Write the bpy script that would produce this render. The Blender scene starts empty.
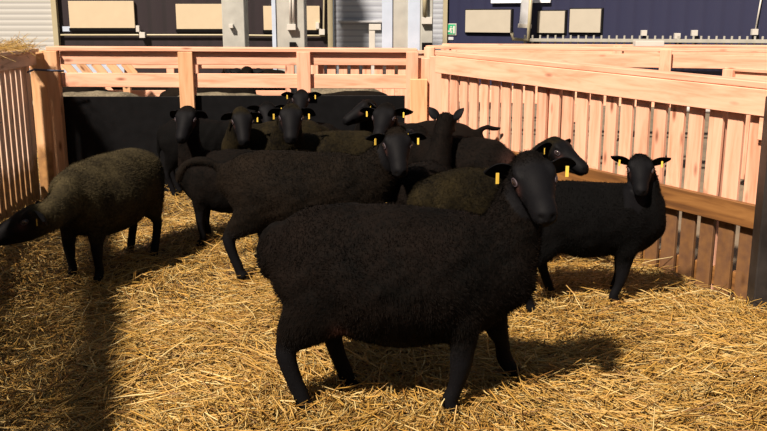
import bpy, bmesh, math, random
import numpy as np
from mathutils import Vector, Matrix, noise

# ------------------------------------------------------------------ camera, sky, sun, exposure
CAM_H = 1.35; PITCH = math.radians(12.7); FPX = 880.0
scene = bpy.context.scene
cd = bpy.data.cameras.new('camera'); cam = bpy.data.objects.new('camera', cd)
scene.collection.objects.link(cam); scene.camera = cam
cam.location = (0, 0, CAM_H); cam.rotation_euler = (math.pi/2 - PITCH, 0, 0)
cd.sensor_width = 36.0; cd.lens = 36.0*FPX/767.0; cd.clip_start = 0.05; cd.clip_end = 200

world = bpy.data.worlds.new('sky'); scene.world = world; world.use_nodes = True
wb = world.node_tree.nodes['Background']
wb.inputs[0].default_value = (0.86, 0.92, 1.0, 1); wb.inputs[1].default_value = 0.16

sd = bpy.data.lights.new('sun', 'SUN'); sun = bpy.data.objects.new('sun', sd); scene.collection.objects.link(sun)
sdir = Vector((.50, .70, -.98)).normalized()      # daylight from behind the viewer's left shoulder
sun.rotation_euler = sdir.to_track_quat('-Z', 'Y').to_euler(); sun.location = (-5, -7, 8)
sd.energy = 8.6; sd.color = (1.0, 0.86, 0.72); sd.angle = math.radians(3.2)

scene.view_settings.view_transform = 'Standard'; scene.view_settings.look = 'None'
scene.view_settings.gamma = 1.0; scene.view_settings.exposure = 0.25
scene.view_settings.use_curve_mapping = False

rnd = random.Random(11); nrs = np.random.RandomState(5)
COL = scene.collection

# ------------------------------------------------------------------ geometry helpers
def at(px, py, Y):
    """world point at depth Y seen at a pixel"""
    c, s = math.cos(PITCH), math.sin(PITCH)
    dx = px-383.5; du = 215.5-py
    d = Vector((dx, FPX*c+du*s, -FPX*s+du*c))
    t = Y/d.y
    return Vector((d.x*t, Y, CAM_H+d.z*t))

def tag(o, label=None, cat=None, group=None, kind=None):
    if label: o['label'] = label
    if cat: o['category'] = cat
    if group: o['group'] = group
    if kind: o['kind'] = kind
    return o

def empty(name, loc=(0, 0, 0)):
    o = bpy.data.objects.new(name, None); COL.objects.link(o); o.location = loc
    o.empty_display_size = .1
    return o

def link(name, me, parent=None, M=None, mat=None):
    o = bpy.data.objects.new(name, me); COL.objects.link(o)
    if mat is not None and len(me.materials) == 0: me.materials.append(mat)
    M = M or Matrix.Identity(4)
    if parent is not None:
        o.parent = parent
        o.matrix_basis = Matrix.Translation(-Vector(parent.location)) @ M
    else:
        o.matrix_basis = M
    return o

def box_me(sx, sy, sz, bev=0.003, name='m'):
    bm = bmesh.new(); bmesh.ops.create_cube(bm, size=1.0)
    bmesh.ops.scale(bm, vec=(sx, sy, sz), verts=bm.verts)
    if bev > 0:
        bmesh.ops.bevel(bm, geom=bm.edges[:], offset=min(bev, .3*min(sx, sy, sz)), segments=1, affect='EDGES')
    me = bpy.data.meshes.new(name); bm.to_mesh(me); bm.free(); return me

def block(name, lo, hi, mat, parent=None, bev=0.003):
    lo = Vector(lo); hi = Vector(hi); s = hi-lo; c = (hi+lo)/2
    # grain along the longest axis: local X is the length
    ax = max(range(3), key=lambda i: s[i])
    if ax == 0: R = Matrix.Identity(4); d = (s.x, s.y, s.z)
    elif ax == 1: R = Matrix.Rotation(math.pi/2, 4, 'Z'); d = (s.y, s.x, s.z)
    else: R = Matrix.Rotation(-math.pi/2, 4, 'Y'); d = (s.z, s.y, s.x)
    return link(name, box_me(*d, bev), parent, Matrix.Translation(c) @ R, mat)

def board(name, p0, p1, width, thick, nrm, mat, parent=None, bev=0.003):
    """plank from p0 to p1, its broad face (width) turned to nrm"""
    p0 = Vector(p0); p1 = Vector(p1); x = (p1-p0); L = x.length; x.normalize()
    n = Vector(nrm); n = (n - n.dot(x)*x).normalized(); z = x.cross(n)
    M = Matrix((x, n, z)).transposed().to_4x4(); M.translation = (p0+p1)/2
    return link(name, box_me(L, thick, width, bev), parent, M, mat)

def tube_me(pts, r, seg=8, name='m'):
    bm = bmesh.new(); rings = []
    pts = [Vector(p) for p in pts]
    for i, p in enumerate(pts):
        t = (pts[min(i+1, len(pts)-1)]-pts[max(i-1, 0)]).normalized()
        u = t.orthogonal().normalized() if i == 0 else (u-u.dot(t)*t).normalized()
        v = t.cross(u); rr = r if not hasattr(r, '__len__') else r[i]
        rings.append([bm.verts.new(p+rr*(math.cos(a)*u+math.sin(a)*v)) for a in [2*math.pi*k/seg for k in range(seg)]])
    for a, b in zip(rings, rings[1:]):
        for k in range(seg): bm.faces.new((a[k], a[(k+1) % seg], b[(k+1) % seg], b[k]))
    bm.faces.new(rings[0][::-1]); bm.faces.new(rings[-1])
    for f in bm.faces: f.smooth = True
    me = bpy.data.meshes.new(name); bm.to_mesh(me); bm.free(); return me

# ------------------------------------------------------------------ materials
def nt(name):
    m = bpy.data.materials.new(name); m.use_nodes = True
    t = m.node_tree; b = t.nodes['Principled BSDF']; return m, t, b
def N(t, typ, **kw):
    n = t.nodes.new(typ)
    for k, v in kw.items():
        if k.startswith('i_'): n.inputs[k[2:].replace('_', ' ')].default_value = v
        else: setattr(n, k, v)
    return n
def ramp(t, stops):
    r = t.nodes.new('ShaderNodeValToRGB'); e = r.color_ramp.elements
    while len(e) < len(stops): e.new(0.5)
    for k, (p, c) in enumerate(stops): e[k].position = p; e[k].color = (*c, 1)
    return r

def wood_mat(name, light, mid, dark, rough=.7, stain=None, stain_top=0):
    m, t, b = nt(name); L = t.links.new
    tc = N(t, 'ShaderNodeTexCoord'); oi = N(t, 'ShaderNodeObjectInfo')
    mp = N(t, 'ShaderNodeMapping'); mp.inputs['Scale'].default_value = (2.2, 34, 22)
    mul = N(t, 'ShaderNodeMath', operation='MULTIPLY'); mul.inputs[1].default_value = 50
    L(oi.outputs['Random'], mul.inputs[0]); L(tc.outputs['Object'], mp.inputs['Vector']); L(mul.outputs[0], mp.inputs['Location'])
    n1 = N(t, 'ShaderNodeTexNoise', i_Scale=1.0, i_Detail=5.0, i_Roughness=.6, i_Distortion=.6)
    L(mp.outputs[0], n1.inputs['Vector'])
    r = ramp(t, [(.25, dark), (.5, mid), (.75, light)]); L(n1.outputs['Fac'], r.inputs[0])
    # knots
    mp2 = N(t, 'ShaderNodeMapping'); mp2.inputs['Scale'].default_value = (3.0, 9, 9)
    L(tc.outputs['Object'], mp2.inputs['Vector']); L(mul.outputs[0], mp2.inputs['Location'])
    vo = N(t, 'ShaderNodeTexVoronoi', i_Scale=1.0); L(mp2.outputs[0], vo.inputs['Vector'])
    kr = ramp(t, [(.05, (1, 1, 1)), (.16, (0, 0, 0))]); L(vo.outputs['Distance'], kr.inputs[0])
    mx = N(t, 'ShaderNodeMix', data_type='RGBA'); L(kr.outputs[0], mx.inputs[0]); L(r.outputs[0], mx.inputs[6])
    mx.inputs[7].default_value = (dark[0]*.5, dark[1]*.42, dark[2]*.4, 1)
    # board to board
    mr = N(t, 'ShaderNodeMapRange'); mr.inputs[3].default_value = .90; mr.inputs[4].default_value = 1.08
    L(oi.outputs['Random'], mr.inputs[0])
    hs = N(t, 'ShaderNodeHueSaturation'); L(mx.outputs[2], hs.inputs['Color']); L(mr.outputs[0], hs.inputs['Value'])
    out = hs.outputs[0]
    if stain:
        geo = N(t, 'ShaderNodeNewGeometry'); sp = N(t, 'ShaderNodeSeparateXYZ'); L(geo.outputs['Position'], sp.inputs[0])
        n2 = N(t, 'ShaderNodeTexNoise', i_Scale=9.0, i_Detail=6.0); L(geo.outputs['Position'], n2.inputs['Vector'])
        s1 = N(t, 'ShaderNodeMath', operation='MULTIPLY'); s1.inputs[1].default_value = .30; L(n2.outputs['Fac'], s1.inputs[0])
        s2 = N(t, 'ShaderNodeMath', operation='ADD'); L(sp.outputs['Z'], s2.inputs[0]); L(s1.outputs[0], s2.inputs[1])
        s3 = N(t, 'ShaderNodeMapRange'); s3.inputs[1].default_value = stain_top+.15-.05; s3.inputs[2].default_value = stain_top+.15+.05
        s3.inputs[3].default_value = .93; s3.inputs[4].default_value = 0; L(s2.outputs[0], s3.inputs[0])
        m3 = N(t, 'ShaderNodeMix', data_type='RGBA'); L(s3.outputs[0], m3.inputs[0]); L(out, m3.inputs[6])
        n3 = N(t, 'ShaderNodeTexNoise', i_Scale=22.0, i_Detail=4.0); L(geo.outputs['Position'], n3.inputs['Vector'])
        r3 = ramp(t, [(.3, (stain[0]*.45, stain[1]*.4, stain[2]*.35)), (.7, stain)]); L(n3.outputs['Fac'], r3.inputs[0])
        L(r3.outputs[0], m3.inputs[7]); out = m3.outputs[2]
    L(out, b.inputs['Base Color']); b.inputs['Roughness'].default_value = rough
    bp = N(t, 'ShaderNodeBump', i_Strength=.25, i_Distance=.004); L(n1.outputs['Fac'], bp.inputs['Height']); L(bp.outputs[0], b.inputs['Normal'])
    return m

def plain(name, col, rough=.6, metal=0, var=.12, scale=6, spec=.5, bump=0):
    m, t, b = nt(name); L = t.links.new
    tc = N(t, 'ShaderNodeTexCoord'); n = N(t, 'ShaderNodeTexNoise', i_Scale=scale, i_Detail=5.0); L(tc.outputs['Object'], n.inputs['Vector'])
    r = ramp(t, [(.3, tuple(c*(1-var) for c in col)), (.7, tuple(min(1, c*(1+var)) for c in col))]); L(n.outputs['Fac'], r.inputs[0])
    L(r.outputs[0], b.inputs['Base Color']); b.inputs['Roughness'].default_value = rough; b.inputs['Metallic'].default_value = metal
    b.inputs['Specular IOR Level'].default_value = spec
    if bump:
        bp = N(t, 'ShaderNodeBump', i_Strength=bump, i_Distance=.01); L(n.outputs['Fac'], bp.inputs['Height']); L(bp.outputs[0], b.inputs['Normal'])
    return m

def wave_mat(name, c1, c2, axis, scale, rough=.5, bump=.4):
    m, t, b = nt(name); L = t.links.new
    tc = N(t, 'ShaderNodeTexCoord'); w = N(t, 'ShaderNodeTexWave', i_Scale=scale); w.bands_direction = axis
    L(tc.outputs['Object'], w.inputs['Vector']); r = ramp(t, [(.05, c2), (.3, c1)]); L(w.outputs['Fac'], r.inputs[0])
    L(r.outputs[0], b.inputs['Base Color']); b.inputs['Roughness'].default_value = rough
    bp = N(t, 'ShaderNodeBump', i_Strength=bump, i_Distance=.01); L(w.outputs['Fac'], bp.inputs['Height']); L(bp.outputs[0], b.inputs['Normal'])
    return m

PINE = wood_mat('pink_pine', (.76, .43, .30), (.68, .35, .23), (.47, .20, .11))
PINE_ST = wood_mat('pine_with_dirty_foot', (.76, .43, .30), (.68, .35, .23), (.47, .20, .11), stain=(.115, .050, .006), stain_top=.42)
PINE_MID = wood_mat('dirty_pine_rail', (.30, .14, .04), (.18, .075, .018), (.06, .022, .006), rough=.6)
PINE_Y = wood_mat('yellow_pine', (.68, .41, .24), (.60, .33, .17), (.40, .19, .08))
PINE_YST = wood_mat('yellow_pine_dirty_foot', (.66, .40, .22), (.58, .33, .16), (.38, .18, .07), stain=(.34, .17, .05), stain_top=.35)
BLACKB = plain('black_plastic_board', (.0035, .0035, .004), .5, var=.3, scale=14, spec=.12)
STEEL = plain('dark_steel', (.045, .040, .038), .38, metal=.6, var=.4, scale=9)
PLUM = wave_mat('plum_cladding', (.014, .008, .011), (.010, .006, .008), 'X', 1.2, .5, .2)
NAVY = wave_mat('navy_cladding', (.017, .019, .048), (.0155, .017, .044), 'X', 1.0, .42, .25)
CREAM = plain('cream_panel', (.50, .41, .28), .5, var=.03)
CREAM2 = plain('grey_cream_panel', (.36, .33, .27), .5, var=.03)
ROLL = wave_mat('pale_roller_slats', (.42, .42, .40), (.32, .32, .31), 'Z', 3.3, .4, .35)
ROLL2 = wave_mat('blue_grey_roller_slats', (.36, .39, .44), (.27, .29, .34), 'Z', 3.0, .4, .35)
CONC = plain('pale_concrete', (.34, .34, .31), .85, var=.14, scale=5, bump=.2)
CONCB = plain('pale_blue_paint', (.40, .47, .58), .6, var=.06)
WHITE = plain('white_plastic', (.50, .48, .44), .4, var=.04)
PIPE = plain('cream_pipe', (.36, .32, .21), .4, var=.05)
GREEN = plain('green_sign', (.02, .30, .14), .4, var=.02)
FLOORM = plain('dusty_concrete_floor', (.13, .10, .065), .9, var=.25, scale=3, bump=.2)
BLUES = plain('blue_strap', (.05, .06, .10), .5)
LENS = plain('grey_duct', (.42, .43, .45), .45)
YEL = plain('yellow_tag_plastic', (.70, .47, .07), .35, var=.03)

# ------------------------------------------------------------------ setting
def struct(name, lo, hi, mat):
    lo = Vector(lo); hi = Vector(hi)
    o = link(name, box_me(*(hi-lo), 0), None, Matrix.Translation((lo+hi)/2), mat); o['kind'] = 'structure'; return o
struct('floor', (-14, -4, -.12), (16, 24, -.06), FLOORM)
def zat(py, Y): return at(383.5, py, Y).z
def xat(px, Y, py=20): return at(px, py, Y).x
YB = 16.0
struct('wall_back', (xat(57, YB), YB, -.06), (xat(331, YB), YB+.2, 5.0), PLUM)
struct('wall_left', (-13.6, -4, -.06), (-13.4, YB, 5.0), CONC)
struct('door_1', (-13.4, YB-.03, -.06), (xat(54, YB), YB+.12, 4.2), ROLL)
struct('trim_1', (xat(54, YB), YB-.10, -.06), (xat(59, YB), YB+.1, 5.0), PIPE)
struct('door_2', (xat(334, YB), YB-.02, -.06), (xat(384, YB), YB+.12, 4.2), ROLL2)
struct('trim_2', (xat(328, YB), YB-.10, -.06), (xat(333, YB), YB+.1, 5.0), PIPE)
# right hall: a pale wall strip, then the navy wall running nearer to the right
pA = at(446, 20, 19.0); pB = at(800, 20, 15.0)
def slab(name, a, b, z0, z1, th, mat):
    a = Vector((a.x, a.y, 0)); b = Vector((b.x, b.y, 0)); d = (b-a); n = Vector((d.y, -d.x, 0)).normalized()
    c = (a+b)/2 - n*th/2; c.z = (z0+z1)/2
    M = Matrix.Translation(c) @ Matrix.Rotation(math.atan2(d.y, d.x), 4, 'Z')
    return link(name, box_me(d.length, th, z1-z0, 0), None, M, mat)
nv = slab('wall_right', pA, pB, -.06, 5.0, .2, NAVY); nv['kind'] = 'structure'
struct('door_3', (xat(380, 19.2), 19.2, -.06), (xat(447, 19.2), 19.4, 5.0), ROLL2)
struct('trim_3', (xat(443, 19), 18.9, -.06), (xat(447, 19), 19.1, 5.0), PIPE)
def nav(px):
    # point on the navy wall seen in column px
    a, b = pA, pB
    lo, hi = 0., 1.
    for _ in range(40):
        m = (lo+hi)/2; p = a.lerp(b, m)
        zc = p.y*math.cos(PITCH)+(CAM_H-1.3)*math.sin(PITCH)
        if 383.5+FPX*p.x/zc < px: lo = m
        else: hi = m
    p = a.lerp(b, lo); return Vector((p.x, p.y, 0))
NVN = Vector(((pB-pA).y, -(pB-pA).x, 0)).normalized()
def nav_board(name, px0, px1, py0, py1, mat, th=.05, off=0.0, parent=None):
    a = nav(px0)+NVN*(off+th/2); b = nav(px1)+NVN*(off+th/2); ym = (a.y+b.y)/2
    z0 = zat(py1, ym); z1 = zat(py0, ym); a.z = b.z = (z0+z1)/2
    return board(name, a, b, z1-z0, th, NVN, mat, parent)

# cream shutters on the plum wall
def panel(px0, px1, py0, py1, label):
    x0, x1 = xat(px0, YB), xat(px1, YB); z0, z1 = zat(py1, YB), zat(py0, YB)
    e = empty('wall_panel', ((x0+x1)/2, YB-.03, z0)); tag(e, label, 'panel', 'cream panels on the dark walls')
    block('panel_board', (x0, YB-.06, z0), (x1, YB-.015, z1), CREAM, e)
    block('panel_edge', (x0-.02, YB-.05, z0-.05), (x1+.02, YB-.003, z0-.002), BLACKB, e)
panel(70.5, 135.5, 1, 28, 'long cream wall panel beside the grey roller door on the plum wall')
panel(177, 223, 4, 29, 'cream wall panel whose right end is hidden by the first concrete column')
panel(264, 320, 6, 30, 'cream wall panel crossed by the wide concrete column')
for px0, px1, py0, py1, lb in ((467, 512, 10, 32.5, 'grey cream panel on the navy wall beside the green exit sign'),
                               (539, 566, 11, 33, 'small square grey cream panel on the navy wall right of the duct'),
                               (571, 602, 9, 32.5, 'rightmost grey cream panel on the navy wall')):
    a = nav((px0+px1)/2); e = empty('wall_panel', (a.x, a.y, 1)); tag(e, lb, 'panel', 'cream panels on the dark walls')
    nav_board('panel_board', px0, px1, py0, py1, CREAM2, .05, .02, e)
    nav_board('panel_frame', px0-1.5, px1+1.5, py0-1, py1+1.5, BLACKB, .018, .001, e)
# green running man exit sign
a = nav(452); e = empty('exit_sign', (a.x, a.y, 1.1)); tag(e, 'small green and white emergency exit sign on the navy wall', 'sign')
nav_board('sign_board', 447.6, 457, 23.6, 35.2, WHITE, .02, .004, e)
nav_board('sign_field', 448.2, 456.4, 24.3, 34.4, GREEN, .006, .026, e)
nav_board('door_symbol', 454, 455.8, 26, 33.5, WHITE, .004, .033, e)
nav_board('running_man_body', 450.6, 452.4, 28, 31, WHITE, .004, .033, e)
nav_board('running_man_leg', 449.0, 451.2, 30.6, 32.0, WHITE, .004, .033, e)
nav_board('running_man_leg', 451.6, 453.0, 30.6, 33.2, WHITE, .004, .033, e)
nav_board('running_man_arm', 452.2, 453.8, 28.3, 29.3, WHITE, .004, .033, e)
nav_board('running_man_head', 451.4, 452.8, 26.2, 27.5, WHITE, .004, .033, e)
tag(nav_board('wall_sticker', 448, 454, 37, 40, LENS, .01, .004), 'small pale blue sticker below the exit sign', 'sticker')
tag(block('wall_sticker', (xat(62, YB), YB-.02, zat(31.5, YB)), (xat(70, YB), YB-.004, zat(26.5, YB)), CONCB), 'small pale blue sticker on the plum wall by the roller door', 'sticker')
# bright strip of window above the navy wall panels
w = nav_board('window_1', 492, 551, -14, 3, plain('pale_window', (.75, .8, .85), .2), .05, .02); w['kind'] = 'structure'
# duct and pipe on the navy wall
d0 = nav(528); d1 = nav(523)
dq = empty('duct', (d0.x, d0.y-.3, 1.0)); tag(dq, 'grey sloping duct hanging in front of the navy wall', 'duct')
pt = at(529, -25, d0.y-.35); pb = at(525, 25, d0.y-.35)
board('duct_body', pt, pb, .20, .16, (0, 1, 0), LENS, dq)
board('duct_lip', at(525, 24, d0.y-.36), at(524.6, 28, d0.y-.36), .24, .2, (0, 1, 0), WHITE, dq)
def pipe(name, pts, r, mat, label, cat='pipe', parent=None):
    p0 = Vector(pts[0]); o = link(name, tube_me([Vector(p)-p0 for p in pts], r), None, Matrix.Translation(p0), mat)
    return tag(o, label, cat)
pipe('pipe', [at(532, -20, 17.4), at(529.5, 20, 17.4), at(528, 40, 17.4), at(513, 39, 17.5), at(512, 33, 17.5)], .035, PIPE, 'thin cream pipe bending under the panels on the navy wall')
pipe('pipe', [at(x, 35, YB-.05) for x in (60, 150, 220)]+[at(x, 35.6, YB-.05) for x in (270, 325)]+[at(323.6, 30, YB-.05), at(324, 0, YB-.05), at(324.5, -20, YB-.05)], .016, PIPE, 'long thin cream conduit running along the plum wall')
for k, (px, py, lb) in enumerate([(142.5, 35, 'white junction box on the plum wall conduit, below the long panel'), (322, 32, 'white junction box at the conduit bend by the roller door')]):
    p = at(px, py, YB-.09); e = empty('junction_box', p); tag(e, lb, 'junction box', 'junction boxes on the conduit')
    block('box_body', p-Vector((.05, .03, .05)), p+Vector((.05, .03, .05)), WHITE, e)
    q = at(px-4.5, py-6, YB-.09)
    link('cable', tube_me([p, q], .015), e, None, WHITE)
    block('socket', q-Vector((.03, .03, .05)), q+Vector((.03, .03, .06)), WHITE, e)
# concrete columns
def column(px0, px1, Y, label, mat=CONC, side=None):
    x0, x1 = xat(px0, Y), xat(px1, Y)
    e = empty('column', ((x0+x1)/2, Y+.2, -.06)); tag(e, label, 'column', 'columns of the hall')
    xs = x0
    if side:
        xs = xat(side, Y); block('painted_flange', (x0, Y-.02, -.06), (xs, Y+.4, 5), CONCB, e)
    block('shaft', (xs, Y, -.06), (x1, Y+.4, 5), mat, e, bev=.01)
    return e
c1 = column(222, 244.5, 13.4, 'narrow grey concrete column between the first two dark wall bays')
c2 = column(272, 304.5, 12.6, 'wide grey concrete column with a white socket box', side=276)
c3 = column(382, 414, 12.2, 'broad concrete column with pale blue edge right of the roller door', side=392.5)
block('painted_flange', (xat(408, 12.2), 12.17, -.06), (xat(420, 12.2), 12.5, 5), CONCB, c3)
c4 = column(421, 433, 14.5, 'slim pale column with a black box beside the exit sign wall')
def cbox(c, px0, px1, py0, py1, Y, mat, name, th=.08):
    return block(name, (xat(px0, Y), Y-th, zat(py1, Y)), (xat(px1, Y), Y-.001, zat(py0, Y)), mat, c)
cbox(c1, 229.5, 233.5, 24, 28, 13.4, WHITE, 'socket_box')
cbox(c2, 287.5, 296, 24, 30, 12.6, WHITE, 'socket_box')
cbox(c2, 289.5, 295.5, 42, 48, 12.6, BLACKB, 'black_box')
link('conduit', tube_me([at(290.5, 25, 12.56), at(290, -20, 12.56)], .018), c2, None, WHITE)
link('conduit', tube_me([at(293.5, 25, 12.56), at(293, -20, 12.56)], .018), c2, None, WHITE)
cbox(c4, 421.5, 432, 17, 24, 14.5, WHITE, 'white_box'); cbox(c4, 422, 432, 42.5, 55, 14.5, BLACKB, 'black_box', .2)
link('conduit', tube_me([at(425, 17, 14.45), at(425, -20, 14.45)], .04), c4, None, PIPE)
# pale door frame in front of the second roller door
df = empty('door_frame', (xat(375, 15.6), 15.6, 0)); tag(df, 'white upright frame standing before the right roller door', 'frame')
block('upright', (xat(369, 15.6), 15.55, 0), (xat(375, 15.6), 15.65, zat(24, 15.6)), WHITE, df)
block('head', (xat(369, 15.6), 15.54, zat(30, 15.6)), (xat(381, 15.6), 15.66, zat(24, 15.6)), WHITE, df)
rl = empty('door_rail', (xat(358, YB-.1), YB-.1, zat(21, YB))); tag(rl, 'dark horizontal bottom bar of the raised roller door', 'rail')
block('bar', (xat(339, YB), YB-.16, zat(22.5, YB)), (xat(384, YB), YB-.04, zat(20.5, YB)), LENS, rl)

# spiked feed rail along the navy wall
sr = empty('feed_rail', tuple(nav(650)+NVN*.4)); tag(sr, 'long grey feed rail with upright spikes before the navy wall', 'rail')
def nr(px, py, off=.4):
    a = nav(px)+NVN*off; a.z = zat(py, a.y); return a
SPK = plain('dull_metal', (.33, .32, .28), .5, metal=.2)
board('rail_bar', nr(533, 40), nr(800, 41.5), .06, .04, NVN, SPK, sr)
board('lower_bar', nr(560, 46.5), nr(800, 48), .05, .04, NVN, SPK, sr)
for k in range(32):
    px = 534+k*7.6; py = 40+(px-533)*.0055
    board('spike', nr(px, py+5, .37), nr(px, py-5, .37), .035, .02, NVN, SPK, sr)
for px, py, lb in ((646.5, 33, 'leftmost'), (680, 36, 'middle low'), (697, 33, 'third'), (757, 32, 'rightmost')):
    p = nr(px, py, .1); e = block('lamp_box', p-Vector((.05, .04, .05)), p+Vector((.05, .04, .05)), WHITE)
    tag(e, {'leftmost': 'leftmost little white box above the spiked rail', 'middle low': 'little white box hanging lowest above the spiked rail', 'third': 'little white box just left of the widest gap above the rail', 'rightmost': 'largest white box at the foot of the thin cable, far right'}[lb], 'box', 'white boxes on the navy wall')
pipe('cable', [nr(757, 32, .06), nr(761, -12, .06)], .014, WHITE, 'thin white cable rising up the navy wall at far right')

# ------------------------------------------------------------------ pen fences
# rear fence of the pen (Y = 6.8)
YR = 6.8
XL, XR = -2.36, .27
rf = empty('pen_fence', (0, YR, 0)); tag(rf, 'rear pen fence of two pine rails with black boards below', 'fence')
def zr(py): return zat(py, YR)
def xr(px, py=60): return at(px, py, YR).x
sl = .010
board('cap_rail', (xr(50), YR+.03, zr(50)+.012), (xr(417), YR+.03, zr(52.2)+.012), .20, .030, (0, 0, 1), PINE, rf)
board('top_rail', (xr(62), YR-.02, (zr(51)+zr(64))/2), (xr(410), YR-.02, (zr(53)+zr(64.5))/2), zr(51)-zr(64), .035, (0, -1, 0), PINE, rf)
board('lower_rail', (xr(62), YR-.02, (zr(72)+zr(87))/2), (xr(410), YR-.02, (zr(75.5)+zr(87.5))/2), zr(73)-zr(87), .035, (0, -1, 0), PINE, rf)
for k, (px0, px1, pb) in enumerate(((180, 194.5, 108), (297.5, 311, 92), (406, 418, 190))):
    x0, x1 = xr(px0), xr(px1)
    block('upright', (x0, YR-.075, zr(pb)), (x1, YR-.04, zr(51.5)), PINE if k else PINE_Y, rf)
block('back_upright', (xr(181), YR+.01, 0), (xr(194), YR+.05, zr(52)), PINE, rf)
block('back_upright', (xr(298), YR+.01, 0), (xr(310), YR+.05, zr(52)), PINE, rf)
block('black_board', (xr(60), YR-.012, -.03), (xr(185), YR+.008, zr(96.5)), BLACKB, rf)
block('black_board', (xr(185)+.004, YR-.012, -.03), (xr(405), YR+.008, zr(95.5)), BLACKB, rf)
block('end_post', (xr(37, 120)+.0, YR-.05, -.04), (xr(53, 120), YR+.05, zr(50.5)), PINE_YST, rf)
block('end_post', (xr(54, 120), YR-.09, -.04), (xr(66, 120), YR-.02, zr(50.5)), PINE_Y, rf)

# corner posts at the right rear
for k, (px0, px1, pt, Y, lb) in enumerate(((410, 427, 79, 6.72, 'short yellow pine post in the rear right corner, its top below the rail'),
                                   (418, 430, 58, 6.80, 'taller pine post in the rear right corner behind the short one'),
                                   (429.5, 441, 56, 6.68, 'pink pine post where the slatted fence meets the rear corner'))):
    o = block('corner_post', (at(px0, 100, Y).x, Y-.04, -.04), (at(px1, 100, Y).x, Y+.03, zat(pt, Y)), PINE_Y if k == 0 else PINE)
    tag(o, lb, 'post', 'pine posts of the rear right corner')
# right slatted fence
FA = Vector((.40, 6.56, 0)); FB = Vector((2.25, 3.36, 0)); FD = (FB-FA).normalized(); FL = (FB-FA).length
FN = Vector((-FD.y, FD.x, 0)); FN = FN if FN.x < 0 else -FN      # towards the pen
def fp(s, z, off=0): p = FA+FD*s+FN*off; return Vector((p.x, p.y, z))
def ztop(s): return 1.085-.055*s/FL*1.35
rg = empty('pen_fence', tuple(FA.lerp(FB, .5))); tag(rg, 'slatted pink pine fence along the right side, dirty brown at its foot', 'fence')
board('cap_rail', fp(0, ztop(0)+.01, -.03), fp(FL, ztop(FL)+.01, -.03), .12, .03, (0, 0, 1), PINE, rg)
board('top_rail', fp(.02, ztop(0)-.07, .022), fp(FL, ztop(FL)-.07, .022), .125, .03, FN, PINE, rg)
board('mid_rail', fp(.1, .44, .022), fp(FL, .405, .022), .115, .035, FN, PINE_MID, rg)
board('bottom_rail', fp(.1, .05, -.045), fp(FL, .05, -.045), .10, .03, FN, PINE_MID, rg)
s = .09; k = 0
while s < FL-.05:
    wd = .088+rnd.uniform(-.006, .006)
    b_ = board('picket', fp(s+rnd.uniform(-.004, .004), -.03, -.008), fp(s+rnd.uniform(-.004, .004), ztop(s)-.01, -.008), wd, .022, FN, PINE_ST, rg)
    s += .121; k += 1
board('patch_board', fp(2.78, ztop(2.8)-.19, .018), fp(3.02, ztop(3)-.19, .018), .11, .022, FN, PINE, rg)
for s in (1.25, 2.5):
    board('back_post', fp(s, -.04, -.06), fp(s, ztop(s)-.02, -.06), .09, .06, FN, PINE, rg)
# dark steel post at right edge
o = empty('steel_post', (1.93, 3.90, 0)); tag(o, 'dark steel post at the right edge in front of the slatted fence', 'post')
q = fp(2.87, 0, .10)
block('post_body', (q.x-.005, q.y-.07, -.05), (q.x+.10, q.y+.02, 1.0), STEEL, o, bev=.006)
block('post_web', (q.x+.10, q.y-.05, -.05), (q.x+.22, q.y-.03, 1.0), STEEL, o, bev=.004)

# left slatted fence
LA = Vector((-2.66, 6.72, 0)); LB = Vector((-2.53, 5.42, 0)); LD = (LB-LA).normalized(); LL = (LB-LA).length; LNn = Vector((1, .08, 0)).normalized()
def lp(s, z, off=0): p = LA+LD*s+LNn*off; return Vector((p.x, p.y, z))
lg = empty('pen_fence', tuple(LA.lerp(LB, .5))); tag(lg, 'slatted weathered pine fence along the left side with straw on top', 'fence')
GREYP = wood_mat('weathered_pine', (.80, .60, .46), (.70, .50, .37), (.45, .30, .20), stain=(.36, .19, .06), stain_top=.30)
board('top_rail', lp(.0, 1.05, .03), lp(LL, 1.05, .03), .10, .03, LNn, GREYP, lg)
board('cap_rail', lp(.0, 1.11, .0), lp(LL, 1.11, .0), .14, .025, (0, 0, 1), GREYP, lg)
board('bottom_rail', lp(.0, .06, -.03), lp(LL, .06, -.03), .10, .03, LNn, GREYP, lg)
s = .12
while s < LL:
    board('picket', lp(s, -.03, 0), lp(s, 1.08, 0), .085, .022, LNn, GREYP, lg); s += .118
block('dark_gap_strip', (-2.74, 6.50, -.04), (-2.665, 6.58, 1.08), STEEL, lg)  # added dark strip standing in for the dark gap beside the corner post
o = link('strap', tube_me([Vector(p)-Vector((-2.55, 6.5, .95)) for p in (at(28, 72, 6.3), at(34, 69.5, 6.6), at(50, 70.5, 6.6), at(64, 71, 6.62))], .008), None, Matrix.Translation((-2.55, 6.5, .95)), BLUES)
tag(o, 'dark blue strap tied across the rear left corner posts', 'strap')

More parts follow.
